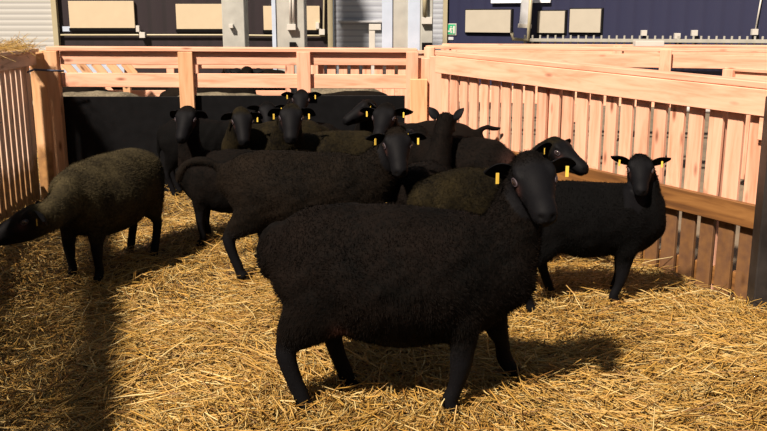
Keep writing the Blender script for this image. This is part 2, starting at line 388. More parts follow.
# fences beyond the pen
def far_fence(label, a, b, zt, pick=True, rails=(.06, .55), dz=0, cap=True, mat=PINE, posts=3, spacing=.125, z_low=0.0):
    a = Vector(a); b = Vector(b); D = (b-a).normalized(); L_ = (b-a).length; n = Vector((D.y, -D.x, 0))
    e = empty('pen_fence', tuple(a.lerp(b, .5))); tag(e, label, 'fence', 'pine fences of the pens behind')
    P = lambda s, z, off=0: Vector((a.x+D.x*s+n.x*off, a.y+D.y*s+n.y*off, z))
    if cap: board('cap_rail', P(0, zt), P(L_, zt+dz), .13, .03, (0, 0, 1), mat, e)
    for r_ in rails: board('rail', P(0, zt-r_-.03, .03), P(L_, zt-r_-.03+dz, .03), .12, .03, n, mat, e)
    for k in range(posts): s_ = L_*(k+.02)/(posts-1+.04); board('post', P(s_, -.04, .07), P(s_, zt+.0, .07), .10, .045, n, mat, e)
    if pick:
        s_ = .08
        while s_ < L_: board('picket', P(s_, z_low, 0), P(s_, zt-.02, 0), .09, .02, n, mat, e); s_ += spacing
    return e
far_fence('pale slatted fence seen through the rear fence at its right', (-.75, 9.4, 0), (.75, 9.2, 0), 1.0, True, (.05,), posts=2)
far_fence('low rail fence behind the rear fence at its left', (-4.2, 9.9, 0), (-1.0, 9.8, 0), .95, False, (.06, .42), posts=4)
far_fence('farther rail fence across the hall near the dark wall', (-6.5, 12.0, 0), (2.6, 12.0, 0), .90, False, (.08, .5), posts=6)
far_fence('long pine fence behind the slatted fence, nearer of two', at(430, 60, 8.4)*Vector((1, 1, 0)) if False else (.42, 8.6, 0), (4.6, 7.3, 0), 1.07, False, (.07, .42), posts=3)
far_fence('long pine fence behind the slatted fence, farther one', (.7, 10.6, 0), (6.6, 9.6, 0), 1.03, False, (.08, .5), posts=4)
far_fence('slatted divider running away behind the right slatted fence', (2.95, 7.6, 0), (4.4, 5.2, 0), .92, True, (.05,), posts=2)
fr = empty('feed_rack', (-3.2, 9.55, .8)); tag(fr, 'feed rack of slanting boards over a white sheet, behind the rear fence at left', 'rack')
a_ = at(64, 73, 9.6); b_ = at(124, 64, 9.6)
block('white_sheet', (a_.x, 9.60, a_.z-.02), (b_.x, 9.62, b_.z+.0), CONCB, fr)
for k in range(5):
    q0 = at(64+k*15, 62.5, 9.55); q1 = at(75+k*15, 75, 9.55); board('slanting_board', q0, q1, .085, .02, (0, -1, 0), PINE_Y, fr)
board('foot', (a_.x, 9.66, -.04), (a_.x, 9.66, a_.z+.05), .08, .05, (0, -1, 0), PINE_Y, fr); board('foot', (b_.x, 9.66, -.04), (b_.x, 9.66, a_.z+.05), .08, .05, (0, -1, 0), PINE_Y, fr)
p = at(648, 51, 8.2); p.z = 1.09
tag(block('white_crate', p-Vector((.13, .05, 0)), p+Vector((.13, .05, .05)), WHITE), 'small white tray resting on the pine fence behind', 'tray')
p0 = at(598+0, 0, 5)
pipe('pipe', [(1.9, 5.6, .78), (3.0, 5.0, .80)], .022, WHITE, 'white pipe behind the slatted fence, glimpsed between its slats')

# ------------------------------------------------------------------ straw
def gz(x, y):
    return .030*math.sin(1.9*x+.6)*math.cos(1.5*y)+.018*math.sin(4.3*x+2.1*y)+.012*math.sin(7.7*x-5.1*y+1)
def gza(x, y):
    return .030*np.sin(1.9*x+.6)*np.cos(1.5*y)+.018*np.sin(4.3*x+2.1*y)+.012*np.sin(7.7*x-5.1*y+1)
ms, t, b = nt('straw'); L = t.links.new
va = N(t, 'ShaderNodeAttribute', attribute_name='tint'); L(va.outputs['Color'], b.inputs['Base Color'])
b.inputs['Roughness'].default_value = .45; b.inputs['Specular IOR Level'].default_value = .45
mb, t, b = nt('straw_bed'); L = t.links.new
g = N(t, 'ShaderNodeNewGeometry'); n = N(t, 'ShaderNodeTexNoise', i_Scale=38.0, i_Detail=8.0, i_Distortion=1.5); L(g.outputs['Position'], n.inputs['Vector'])
r = ramp(t, [(.35, (.012, .006, .002)), (.55, (.05, .027, .007)), (.75, (.14, .08, .025))]); L(n.outputs['Fac'], r.inputs[0]); L(r.outputs[0], b.inputs['Base Color'])
b.inputs['Roughness'].default_value = .9
bp = N(t, 'ShaderNodeBump', i_Strength=1.0, i_Distance=.02); L(n.outputs['Fac'], bp.inputs['Height']); L(bp.outputs[0], b.inputs['Normal'])

def straw_mesh(name, X, Y, Z, ln, wd, yaw, pit, curv, colr):
    n = len(X); R = 4
    us = np.linspace(-.5, .5, R)
    d = np.stack([np.cos(yaw)*np.cos(pit), np.sin(yaw)*np.cos(pit), np.sin(pit)], 1)
    sd_ = np.stack([-np.sin(yaw), np.cos(yaw), np.zeros(n)], 1)
    up = np.cross(d, sd_)
    c = np.stack([X, Y, Z], 1)
    V = np.zeros((n, R, 3, 3))
    bend = nrs.uniform(-1, 1, n)
    for i, u in enumerate(us):
        p = c+d*(u*ln)[:, None]+sd_*(curv*(u*u-.1)*ln)[:, None]+up*(bend*.35*(u*u-.1)*ln*.5)[:, None]
        w = wd*(1-.35*abs(u)*2)
        V[:, i, 0] = p+sd_*(w*.5)[:, None]; V[:, i, 1] = p-sd_*(w*.5)[:, None]; V[:, i, 2] = p+up*(w*.55)[:, None]
    V = V.reshape(-1, 3)
    f = []
    for i in range(R-1):
        for k in range(3):
            f.append([i*3+k, i*3+(k+1) % 3, (i+1)*3+(k+1) % 3, (i+1)*3+k])
    f = np.array(f); F = (f[None]+(np.arange(n)*R*3)[:, None, None]).reshape(-1, 4)
    me = bpy.data.meshes.new(name)
    me.vertices.add(len(V)); me.vertices.foreach_set('co', V.ravel().astype(np.float32))
    me.loops.add(F.size); me.loops.foreach_set('vertex_index', F.ravel().astype(np.int32))
    me.polygons.add(len(F)); me.polygons.foreach_set('loop_start', (np.arange(len(F))*4).astype(np.int32))
    me.update(calc_edges=True)
    at_ = me.attributes.new('tint', 'FLOAT_COLOR', 'POINT')
    cc = np.repeat(np.concatenate([colr, np.ones((n, 1))], 1), R*3, axis=0)
    at_.data.foreach_set('color', cc.ravel().astype(np.float32))
    return me

def straw_cols(n):
    pal = np.array([(.74, .52, .22), (.60, .38, .12), (.82, .66, .36), (.42, .24, .07), (.68, .44, .13), (.28, .15, .05), (.86, .76, .50), (.50, .36, .12)])
    w = np.array([.22, .20, .13, .13, .16, .06, .05, .05]); w /= w.sum()
    i = nrs.choice(len(pal), n, p=w)
    return np.clip(pal[i]*np.array([.56, .495, .335])*nrs.uniform(.7, 1.2, (n, 1)), 0, 1)

# the next panel of the left side swings inward and runs past the viewer; its top rail shades a dark stripe of straw
MA = Vector((-2.56, 5.36, 0)); MB_ = Vector((-1.21, 1.10, 0)); MD = (MB_-MA).normalized(); ML = (MB_-MA).length; MN = Vector((-MD.y, MD.x, 0))
def mp_(s, z, off=0): p = MA+MD*s+MN*off; return Vector((p.x, p.y, z))
mg = empty('pen_fence', tuple(MA.lerp(MB_, .5))); tag(mg, 'near slatted fence panel on the left, continuing the weathered one towards the viewer', 'fence')
board('top_rail', mp_(0, 1.02, .03), mp_(ML, 1.02, .03), .15, .03, MN, GREYP, mg)
board('cap_rail', mp_(0, 1.11, .0), mp_(ML, 1.11, .0), .15, .025, (0, 0, 1), GREYP, mg)
board('bottom_rail', mp_(0, .06, -.03), mp_(ML, .06, -.03), .12, .03, MN, GREYP, mg)
board('mid_rail', mp_(0, .40, .03), mp_(ML, .40, .03), .11, .03, MN, GREYP, mg)
s = .05
while s < ML: board('picket', mp_(s, -.03, 0), mp_(s, 1.09, 0), .085, .022, MN, GREYP, mg); s += .118

def in_pen(x, y):
    xr_ = FA.x+(FA.y-y)*(FB.x-FA.x)/(FA.y-FB.y)
    xl_ = np.where(y > 5.4, LA.x+(LA.y-y)*(LB.x-LA.x)/(LA.y-LB.y), MA.x+(MA.y-y)*(MB_.x-MA.x)/(MA.y-MB_.y))
    return (x < np.where(y < 6.5, xr_-.05, .36)) & (x > xl_+.04) & (y < YR-.03)
def straws(n, ymin, ymax, wide, lmax, zr_):
    y = ymin*(ymax/ymin)**nrs.uniform(0, 1, n)**1.0
    x = nrs.uniform(-1, 1, n)*(y*.52+.35)
    k = in_pen(x, y); x = x[k]; y = y[k]; n = len(x)
    ln = nrs.gamma(3., .028, n).clip(.03, lmax)*(1+.15*(y-2.5)/4)
    wd = nrs.uniform(.0020, .0045, n)*wide
    clump = np.sin(2.3*x+1.3*np.sin(1.7*y))*1.2+np.sin(1.9*y-1.1*x)*1.0
    yaw = np.where(nrs.uniform(0, 1, n) < .65, clump+nrs.normal(0, .55, n), nrs.uniform(0, np.pi*2, n))
    pit = nrs.normal(0, .26, n)
    z = gza(x, y)+nrs.uniform(0, 1, n)**1.3*zr_+.004
    return x, y, z, ln, wd, yaw, pit, nrs.normal(0, .22, n), straw_cols(n)
sb = empty('straw_bedding', (0, 4, 0)); tag(sb, 'loose golden straw bedding covering the pen floor', 'straw', kind='stuff')
bm = bmesh.new(); NX, NY = 90, 90; vs = {}
for i in range(NX+1):
    for j in range(NY+1):
        y = 1.6+(YR-.02-1.6)*j/NY
        xr_ = (FA.x+(FA.y-y)*(FB.x-FA.x)/(FA.y-FB.y)-.03) if y < 6.5 else .37
        xl_ = (LA.x+(LA.y-y)*(LB.x-LA.x)/(LA.y-LB.y) if y > 5.4 else MA.x+(MA.y-y)*(MB_.x-MA.x)/(MA.y-MB_.y))+.03
        x = xl_+(xr_-xl_)*i/NX
        vs[i, j] = bm.verts.new((x, y-4, gz(x, y)+.010*noise.noise(Vector((x*9, y*9, 0)))))
for i in range(NX):
    for j in range(NY): bm.faces.new((vs[i, j], vs[i+1, j], vs[i+1, j+1], vs[i, j+1]))
me = bpy.data.meshes.new('bed'); bm.to_mesh(me); bm.free()
for p in me.polygons: p.use_smooth = True
o = link('straw_bed', me, sb, Matrix.Translation((0, 4, 0)), mb); o['kind'] = 'stuff'
data = [np.concatenate(z) for z in zip(straws(85000, 2.1, 6.8, 1.1, .22, .032), straws(30000, 2.1, 6.8, 1.65, .38, .058))]
me = straw_mesh('straws', data[0], data[1]-4, *data[2:]); o = link('loose_straw', me, sb, Matrix.Translation((0, 4, 0)), ms); o['kind'] = 'stuff'
# straw bedding of the pen behind
n = 7000; x = nrs.uniform(-4.2, .6, n); y = nrs.uniform(7.1, 11.5, n)
me = straw_mesh('straws', x, y-9, nrs.uniform(-.03, .03, n), nrs.uniform(.08, .25, n), nrs.uniform(.006, .010, n), nrs.uniform(0, 6.3, n), nrs.normal(0, .12, n), nrs.normal(0, .2, n), straw_cols(n))
o = link('straw_bedding', me, None, Matrix.Translation((0, 9, 0)), ms); tag(o, 'straw scattered on the floor of the pen behind the black boards', 'straw', kind='stuff')
# straw lying on the left fence and hanging from it
n = 300; s = nrs.uniform(.05, 1.25, n); P = [lp(q, 0) for q in s]
x = np.array([p.x for p in P])+nrs.normal(0, .05, n); y = np.array([p.y for p in P]); z = 1.13+np.abs(nrs.normal(0, .018, n))
me = straw_mesh('straws', x+2.5, y-6, z-1.13, nrs.uniform(.08, .30, n), nrs.uniform(.003, .006, n), nrs.uniform(0, 6.3, n), nrs.normal(0, .35, n), nrs.normal(0, .5, n), straw_cols(n))
o = link('straw_tuft', me, None, Matrix.Translation((-2.5, 6, 1.13)), ms); tag(o, 'tangle of dry straw lying on top of the left fence', 'straw', kind='stuff')

# ------------------------------------------------------------------ sheep
def sheep_mat(name, dark, tip, face=(.0030, .0029, .0036)):
    m, t, b = nt(name); L = t.links.new
    tc = N(t, 'ShaderNodeTexCoord'); at_ = N(t, 'ShaderNodeAttribute', attribute_name='wool')
    n1 = N(t, 'ShaderNodeTexNoise', i_Scale=5.0, i_Detail=4.0); L(tc.outputs['Object'], n1.inputs['Vector'])
    n2 = N(t, 'ShaderNodeTexNoise', i_Scale=70.0, i_Detail=5.0, i_Roughness=.7); L(tc.outputs['Object'], n2.inputs['Vector'])
    ad = N(t, 'ShaderNodeMath', operation='ADD'); L(n1.outputs['Fac'], ad.inputs[0]); L(n2.outputs['Fac'], ad.inputs[1])
    r = ramp(t, [(.40, dark), (.62, tip)]); hf = N(t, 'ShaderNodeMath', operation='MULTIPLY'); hf.inputs[1].default_value = .5
    L(ad.outputs[0], hf.inputs[0]); L(hf.outputs[0], r.inputs[0])
    mx = N(t, 'ShaderNodeMix', data_type='RGBA'); sx = N(t, 'ShaderNodeSeparateColor'); L(at_.outputs['Color'], sx.inputs[0])
    L(sx.outputs[0], mx.inputs[0]); mx.inputs[6].default_value = (*face, 1); L(r.outputs[0], mx.inputs[7])
    m2 = N(t, 'ShaderNodeMix', data_type='RGBA'); L(sx.outputs[1], m2.inputs[0]); L(mx.outputs[2], m2.inputs[6]); m2.inputs[7].default_value = (.16, .07, .055, 1)
    m3 = N(t, 'ShaderNodeMix', data_type='RGBA'); L(sx.outputs[2], m3.inputs[0]); L(m2.outputs[2], m3.inputs[6]); m3.inputs[7].default_value = (.003, .003, .003, 1)
    L(m3.outputs[2], b.inputs['Base Color'])
    ro = N(t, 'ShaderNodeMapRange'); ro.inputs[3].default_value = .66; ro.inputs[4].default_value = .85; L(sx.outputs[0], ro.inputs[0]); L(ro.outputs[0], b.inputs['Roughness'])
    b.inputs['Specular IOR Level'].default_value = .07
    bp = N(t, 'ShaderNodeBump', i_Distance=.006); bs = N(t, 'ShaderNodeMapRange'); bs.inputs[3].default_value = .12; bs.inputs[4].default_value = .8
    L(sx.outputs[0], bs.inputs[0]); L(bs.outputs[0], bp.inputs['Strength']); L(n2.outputs['Fac'], bp.inputs['Height']); L(bp.outputs[0], b.inputs['Normal'])
    return m
WOOL = sheep_mat('black_wool', (.0010, .0008, .0006), (.0052, .0031, .0021))
WOOLB = sheep_mat('brown_black_wool', (.0016, .0012, .0008), (.0085, .0055, .0033))
WOOLO = sheep_mat('olive_tipped_wool', (.0022, .0016, .0008), (.015, .011, .0040))
WOOLG = sheep_mat('grey_brown_wool', (.009, .007, .004), (.052, .041, .020), face=(.006, .0055, .006))
WOOLT = sheep_mat('tan_grey_wool', (.05, .042, .03), (.19, .16, .11), face=(.03, .026, .024))
WOOLJ = sheep_mat('jet_black_wool', (.0007, .0007, .0007), (.0016, .0013, .0013))
EYE = plain('dark_eyeball', (.02, .013, .012), .08, var=.1, spec=.8)
LID = plain('grey_pink_eyelid', (.045, .034, .040), .5, var=.2, spec=.2)

def cr(P, n):
    """Catmull-Rom resample of a list of tuples"""
    P = [np.array(p, float) for p in P]; out = []
    for i in range(len(P)-1):
        p0 = P[max(i-1, 0)]; p1 = P[i]; p2 = P[i+1]; p3 = P[min(i+2, len(P)-1)]
        for k in range(n):
            u = k/n
            out.append(.5*((2*p1)+(-p0+p2)*u+(2*p0-5*p1+4*p2-p3)*u*u+(-p0+3*p1-3*p2+p3)*u**3))
    out.append(P[-1]); return out

def loft(bm, P, up=(0, 0, 1), n=5, seg=20):
    """closed tube: P rows x,y,z,r_side,r_up"""
    Q = [[float(v) for v in q] for q in cr(P, n)]; up = Vector(up)
    c = [Vector(q[:3]) for q in Q]; rs = [max(q[3], .004) for q in Q]; ru = [max(q[4], .004) for q in Q]
    T = [(c[min(i+1, len(c)-1)]-c[max(i-1, 0)]).normalized() for i in range(len(c))]
    rings = []
    def ring(ctr, t, a, b_):
        s_ = t.cross(up)
        if s_.length < .15: s_ = t.cross(Vector((0, 1, 0)) if abs(t.y) < .9 else Vector((1, 0, 0)))
        s_.normalize(); u_ = s_.cross(t)
        return [bm.verts.new(ctr+math.cos(w)*a*s_+math.sin(w)*b_*u_) for w in [2*math.pi*k/seg for k in range(seg)]]
    for ph in (75, 50, 25):
        f = math.cos(math.radians(ph)); h = math.sin(math.radians(ph))*min(rs[0], ru[0])*.8
        rings.append(ring(c[0]-T[0]*h, T[0], rs[0]*f, ru[0]*f))
    for i in range(len(c)): rings.append(ring(c[i], T[i], rs[i], ru[i]))
    for ph in (25, 50, 75):
        f = math.cos(math.radians(ph)); h = math.sin(math.radians(ph))*min(rs[-1], ru[-1])*.8
        rings.append(ring(c[-1]+T[-1]*h, T[-1], rs[-1]*f, ru[-1]*f))
    for a, b_ in zip(rings, rings[1:]):
        for k in range(seg): bm.faces.new((a[k], b_[k], b_[(k+1) % seg], a[(k+1) % seg]))
    bm.faces.new(rings[0]); bm.faces.new(rings[-1][::-1])

def remesh(bm, vox):
    bmesh.ops.recalc_face_normals(bm, faces=bm.faces)
    me = bpy.data.meshes.new('t'); bm.to_mesh(me); bm.free()
    o = bpy.data.objects.new('t', me); COL.objects.link(o)
    md = o.modifiers.new('r', 'REMESH'); md.mode = 'VOXEL'; md.voxel_size = vox; md.adaptivity = 0
    dg = bpy.context.evaluated_depsgraph_get(); dg.update()
    m2 = bpy.data.meshes.new_from_object(o.evaluated_get(dg))
    V = np.empty(len(m2.vertices)*3, np.float32); m2.vertices.foreach_get('co', V); V = V.reshape(-1, 3).astype(float)
    nl = len(m2.loops); li = np.empty(nl, np.int32); m2.loops.foreach_get('vertex_index', li)
    ls = np.empty(len(m2.polygons), np.int32); m2.polygons.foreach_get('loop_start', ls)
    E = np.empty(len(m2.edges)*2, np.int32); m2.edges.foreach_get('vertices', E); E = E.reshape(-1, 2)
    faces = np.split(li, ls[1:])
    bpy.data.objects.remove(o); bpy.data.meshes.remove(me); bpy.data.meshes.remove(m2)
    return V, faces, E

def smooth(V, E, w, it):
    deg = np.bincount(E.ravel(), minlength=len(V)).astype(float)[:, None]
    for _ in range(it):
        S = np.zeros_like(V)
        for ax in range(3):
            S[:, ax] = np.bincount(E[:, 0], V[E[:, 1], ax], len(V))+np.bincount(E[:, 1], V[E[:, 0], ax], len(V))
        V = V+(S/deg-V)*w[:, None]
    return V

def fnoise(V, s, seed=0.):
    # cheap smooth pseudo noise built from rotated sines
    a = np.zeros(len(V)); r_ = np.random.RandomState(int(seed*10)+3)
    for k in range(7):
        d = r_.normal(size=3); d /= np.linalg.norm(d); a += np.sin((V@d)*s*r_.uniform(.7, 1.7)+r_.uniform(0, 6.3))
    return a/7*2

def make_sheep(label, loc, yaw, S=1.0, poll=None, face=(0, -1, -.8), roll=0, mat=None, vox=.011, feet=None, tail=None,
               fuzz=0, tags=(1, 1), low=0, group=None, seed=1, ear_drop=0., ear_up=0., ear_len=.112, pink=False, fat=1.0, neck_r=1.0, head_s=1.0, depth=1.0, lx=1.0):
    """loc: ground point under the body; yaw: heading (deg); poll: world point of the top of the head; face: world direction poll->nose"""
    loc = Vector(loc); loc.z = gz(loc.x, loc.y)+low
    R = Matrix.Rotation(math.radians(yaw), 3, 'Z'); Ri = R.transposed()
    f = fat; D_ = depth
    bm = bmesh.new()
    # trunk
    TR = [(-.43*S, 0, .545*S, .085*S, .10*S), (-.36*S, 0, .530*S, .150*S*f, .165*S), (-.22*S, 0, (.703-.208*D_)*S, .190*S*f, .208*S*D_), (0, 0, (.701-.236*D_)*S, .222*S*f, .236*S*D_),
              (.17*S, 0, (.692-.222*D_)*S, .200*S*f, .222*S*D_), (.30*S, 0, .500*S, .162*S*f, .195*S), (.40*S, 0, .525*S, .115*S*f, .150*S)]
    loft(bm, [(q_[0]*lx, *q_[1:]) for q_ in TR], n=5, seg=28)
    # haunches and shoulders are part of the legs
    F = {'fl': (.30, .085), 'fr': (.30, -.085), 'hl': (-.33, .09), 'hr': (-.33, -.09)}
    if feet: F.update({k: v for k, v in feet.items()})
    for k, v in F.items():
        x, y = v[0]*S*lx, v[1]*S; lift = (v[2] if len(v) > 2 else 0)
        sg = 1 if k[1] == 'l' else -1
        if k[0] == 'f':
            sx, sy = .17*S*lx+.42*x, .095*S*sg
            kx = sx+(x-sx)*.45+.01*S; ky = sy+(y-sy)*.5
            loft(bm, [(sx-.01*S, sy*.8, .50*S, .07*S, .10*S), (sx, sy, .38*S, .060*S, .075*S), (sx+(kx-sx)*.6, sy+(ky-sy)*.6, .29*S, .041*S, .048*S), (kx, ky, .205*S+lift*.5, .034*S, .037*S),
                      (kx+(x-kx)*.5, ky+(y-ky)*.5, .13*S+lift, .0255*S, .0265*S), (x-.005*S, y, .072*S+lift, .026*S, .028*S), (x+.012*S, y, .035*S+lift, .025*S, .028*S), (x+.022*S, y, .012*S+lift, .030*S, .036*S)], up=(1, 0, 0), n=4, seg=14)
        else:
            sx, sy = -.25*S*lx, .10*S*sg
            hx = x-.045*S; hy = sy+(y-sy)*.75
            loft(bm, [(sx-.01*S, sy*.8, .50*S, .10*S, .15*S), (sx+.0*S, sy, .40*S, .085*S, .13*S), (sx+(hx-sx)*.45, sy+(hy-sy)*.5, .32*S, .060*S, .088*S), (hx+.01*S, hy, .245*S+lift*.5, .030*S, .043*S), (hx+.002*S, hy, .205*S+lift, .029*S, .035*S),
                      ((hx+x)/2, (hy+y)/2, .13*S+lift, .0255*S, .029*S), (x, y, .072*S+lift, .026*S, .029*S), (x+.012*S, y, .035*S+lift, .025*S, .028*S), (x+.024*S, y, .012*S+lift, .030*S, .036*S)], up=(1, 0, 0), n=4, seg=14)
    # head frame
    P = Ri @ (Vector(poll)-loc); hx_ = (Ri @ Vector(face)).normalized()
    hz = Vector((0, 0, 1)); hz = (hz-hz.dot(hx_)*hx_).normalized(); hy_ = hz.cross(hx_)
    hz = Matrix.Rotation(math.radians(roll), 3, hx_) @ hz; hy_ = hz.cross(hx_)
    HS = S*head_s
    H = lambda x, y, z: P+(hx_*x+hy_*y+hz*z)*HS
    def HC(rows): return [(*H(a, b_, c_), r1*HS, r2*HS) for a, b_, c_, r1, r2 in rows]
    loft(bm, HC([(-.01, 0, -.055, .058, .055), (.03, 0, -.056, .076, .063), (.08, 0, -.058, .070, .064), (.13, 0, -.060, .059, .056), (.17, 0, -.060, .048, .049), (.205, 0, -.060, .047, .047), (.235, 0, -.062, .043, .042)]), up=tuple(hz), n=4, seg=20)
    # jaw
    loft(bm, HC([(.02, 0, -.100, .050, .038), (.09, 0, -.112, .042, .030), (.16, 0, -.102, .034, .024), (.215, 0, -.088, .029, .019)]), up=tuple(hz), n=4, seg=12)
    for s_ in (1, -1):
        loft(bm, HC([(.035, s_*.044, -.018, .023, .020), (.064, s_*.055, -.020, .022, .018), (.092, s_*.047, -.030, .014, .014)]), up=tuple(hz), n=2, seg=10)   # brow
        loft(bm, HC([(.20, s_*.020, -.038, .018, .016), (.238, s_*.021, -.046, .018, .016)]), up=tuple(hz), n=2, seg=10)   # nostril wing
    # neck: from the chest to the poll
    nb = Vector((.36*S*lx, 0, .53*S)); q = H(.0, 0, -.075); mid = nb.lerp(q, .52)
    d = q-nb
    mid += Vector((.015*S, 0, -.01*S))
    nr_ = neck_r
    loft(bm, [(.20*S*lx, 0, .50*S, .13*S, .16*S), (*nb, .115*S*nr_, .145*S*nr_), (*mid, .080*S*nr_, .100*S*nr_), (*q, .060*HS, .070*HS)], up=(0, 0, 1) if abs(d.normalized().z) < .8 else (-1, 0, 0), n=5, seg=20)
    # tail
    tl = tail or [(-.46, 0, .57), (-.50, 0, .50), (-.505, 0, .40), (-.50, 0, .32)]
    loft(bm, [(-.40*S*lx, 0, .575*S, .04*S, .04*S)]+[(a*S*lx, b_*S, c_*S, .026*S*(1-.25*i/len(tl)), .026*S*(1-.25*i/len(tl))) for i, (a, b_, c_) in enumerate(tl)], n=3, seg=10)
    V, faces, E = remesh(bm, vox)
    # smooth: body much, head and legs little
    Hm = np.array([hx_, hy_, hz]); rel = (V-np.array(P))@Hm.T/HS
    headw = np.clip((rel[:, 0]+.05)/.05, 0, 1)*(np.linalg.norm(rel-np.array([.1, 0, -.06]), axis=1) < .24)
    legw = np.clip((.30*S-V[:, 2])/(.08*S), 0, 1)
    legw *= 1-headw
    w = .55*(1-.80*np.maximum(headw, legw))
    V = smooth(V, E, w, 12)
    # wool mask
    nearhead = np.clip(1-(rel[:, 0]-.015+.4*np.minimum(0, rel[:, 2]+.07))/.04, 0, 1); hd = (np.linalg.norm(rel[:, 1:]-np.array([0, -.065]), axis=1) < .105)&(rel[:, 0] > -.05)&(rel[:, 0] < .30)
    wool = np.where(hd, nearhead, 1.0)*np.clip((V[:, 2]/S-.22)/.07, 0, 1)
    # normals
    deg = np.zeros((len(V), 3)); fa = np.array([q_[:3] for q_ in faces])
    nn = np.cross(V[fa[:, 1]]-V[fa[:, 0]], V[fa[:, 2]]-V[fa[:, 0]])
    for k in range(3): np.add.at(deg, fa[:, k], nn)
    nn = deg/np.maximum(np.linalg.norm(deg, axis=1), 1e-9)[:, None]
    V = V+nn*((wool*(.0045*fnoise(V, 26, seed)+.0025*fnoise(V, 75, seed+1)+.006*fnoise(V, 9, seed+2)))*S)[:, None]
    # skin folds on the neck
    # mouth line and nostrils
    rel = (V-np.array(P))@Hm.T/HS
    mouth = np.exp(-((rel[:, 2]+.086)/.007)**2)*np.clip((rel[:, 0]-.165)/.02, 0, 1)*hd
    V = V-nn*(mouth*.008*HS)[:, None]
    dark = mouth*.9
    for s_ in (1, -1):
        dn = np.exp(-(np.linalg.norm((rel-np.array([.258, s_*.021, -.046]))/np.array([1.2, .9, .7]), axis=1)/.011)**2)
        V = V-nn*(dn*.009*HS)[:, None]; dark = np.maximum(dark, dn)
    hoof = np.clip((.045*S-V[:, 2])/(.01*S), 0, 1)*.6; dark = np.maximum(dark, hoof)
    pk = np.zeros(len(V))
    if pink:
        for c_ in pink: pk = np.maximum(pk, np.exp(-(np.linalg.norm((V/S-np.array(c_[:3])), axis=1)/c_[3])**2)*c_[4])
    for s_ in (1, -1):
        pk = np.maximum(pk, .22*np.exp(-(np.linalg.norm((rel-np.array([.102, s_*.062, -.056]))/np.array([1.5, 1, 1]), axis=1)/.016)**2)*hd)
    # ears (joined into the same body mesh)
    EV = []; EF = []; base = len(V); tagpos = []
    for s_ in (1, -1):
        nu, nv_ = 12, 8; start = len(EV)
        root = np.array([.004, s_*.064, -.040]); od = np.array([.12+ear_drop, s_*1.0, -.18+ear_up]); od /= np.linalg.norm(od)
        fwd = np.array([.80, s_*.25, -.18]); fwd -= fwd.dot(od)*od; fwd /= np.linalg.norm(fwd)   # opening direction
        wdir = np.cross(od, fwd)
        for sh in (0, 1):
            for i in range(nu+1):
                u = i/nu; ww = .040*math.sin(math.pi*min(1, (.10+.90*u))**.85)**.75*(1.0 if u < 1 else 0)+.001
                for j in range(nv_+1):
                    v = -1+2*j/nv_
                    c_ = root+od*(ear_len*u)+wdir*(v*ww)+fwd*(.018*(v*v)*(1-u*.6)-.010*math.sin(math.pi*u)-.022*u*u)
                    c_ = c_+fwd*(-.0045 if sh else 0)
                    EV.append(np.array(P)+(c_@Hm)*HS)
        def vi(sh, i, j): return base+start+sh*(nu+1)*(nv_+1)+i*(nv_+1)+j
        for i in range(nu):
            for j in range(nv_):
                a = [vi(0, i, j), vi(0, i+1, j), vi(0, i+1, j+1), vi(0, i, j+1)]; EF.append(a)
                a = [vi(1, i, j), vi(1, i, j+1), vi(1, i+1, j+1), vi(1, i+1, j)]; EF.append(a)
            for j in (0, nv_): EF.append([vi(0, i, j), vi(1, i, j), vi(1, i+1, j), vi(0, i+1, j)])
        for j in range(nv_): EF.append([vi(0, nu, j), vi(0, nu, j+1), vi(1, nu, j+1), vi(1, nu, j)])
        tagpos.append((np.array(P)+((root+od*.062+wdir*0+fwd*.004)@Hm)*HS, (od@Hm), (fwd@Hm)))
    V2 = np.concatenate([V, np.array(EV)]); ne = len(EV)
    colr = np.zeros((len(V2), 4)); colr[:, 3] = 1; colr[:len(V), 0] = wool; colr[:len(V), 1] = pk; colr[:len(V), 2] = dark
    faces = [list(map(int, q_)) for q_ in faces]+EF
    if fuzz:
        wsel = V[fa[:, 0], 2] > .03
        ids = np.where(wsel)[0]; pick_ = nrs.choice(ids, fuzz); a = nrs.uniform(0, 1, (fuzz, 3)); a /= a.sum(1)[:, None]
        pts = (V[fa[pick_]]*a[:, :, None]).sum(1); nrm = nn[fa[pick_, 0]]
        sw = np.stack([fnoise(pts, 14, k+.3) for k in range(3)], 1)
        d_ = nrm*.55+sw*.55+nrs.normal(0, .28, (fuzz, 3))+np.array([-.25, 0, -.35]); d_ /= np.linalg.norm(d_, axis=1)[:, None]
        ln = nrs.uniform(.007, .016, fuzz)*S*(.18+.82*wool[fa[pick_, 0]]); sd2 = np.cross(d_, nrm); sd2 /= np.maximum(np.linalg.norm(sd2, axis=1), 1e-6)[:, None]
        b0 = len(V2); tri = np.stack([pts-sd2*.0011, pts+sd2*.0011, pts+d_*ln[:, None]], 1).reshape(-1, 3)
        V2 = np.concatenate([V2, tri]); cf = np.zeros((len(tri), 4)); cf[:, 0] = np.repeat(wool[fa[pick_, 0]], 3); cf[:, 3] = 1; cf[:, 1] = np.repeat(pk[fa[pick_, 0]], 3)
        colr = np.concatenate([colr, cf]); faces += [[b0+3*k, b0+3*k+1, b0+3*k+2] for k in range(fuzz)]
    me = bpy.data.meshes.new('sheep'); me.from_pydata(V2.tolist(), [], faces); me.update()
    ca = me.attributes.new('wool', 'FLOAT_COLOR', 'POINT'); ca.data.foreach_set('color', colr.ravel().astype(np.float32))
    me.polygons.foreach_set('use_smooth', [True]*len(me.polygons)); me.materials.append(mat or WOOL)
    o = bpy.data.objects.new('sheep', me); COL.objects.link(o); o.location = loc; o.rotation_euler = (0, 0, math.radians(yaw))
    tag(o, label, 'sheep', group or 'black sheep in the straw pen')
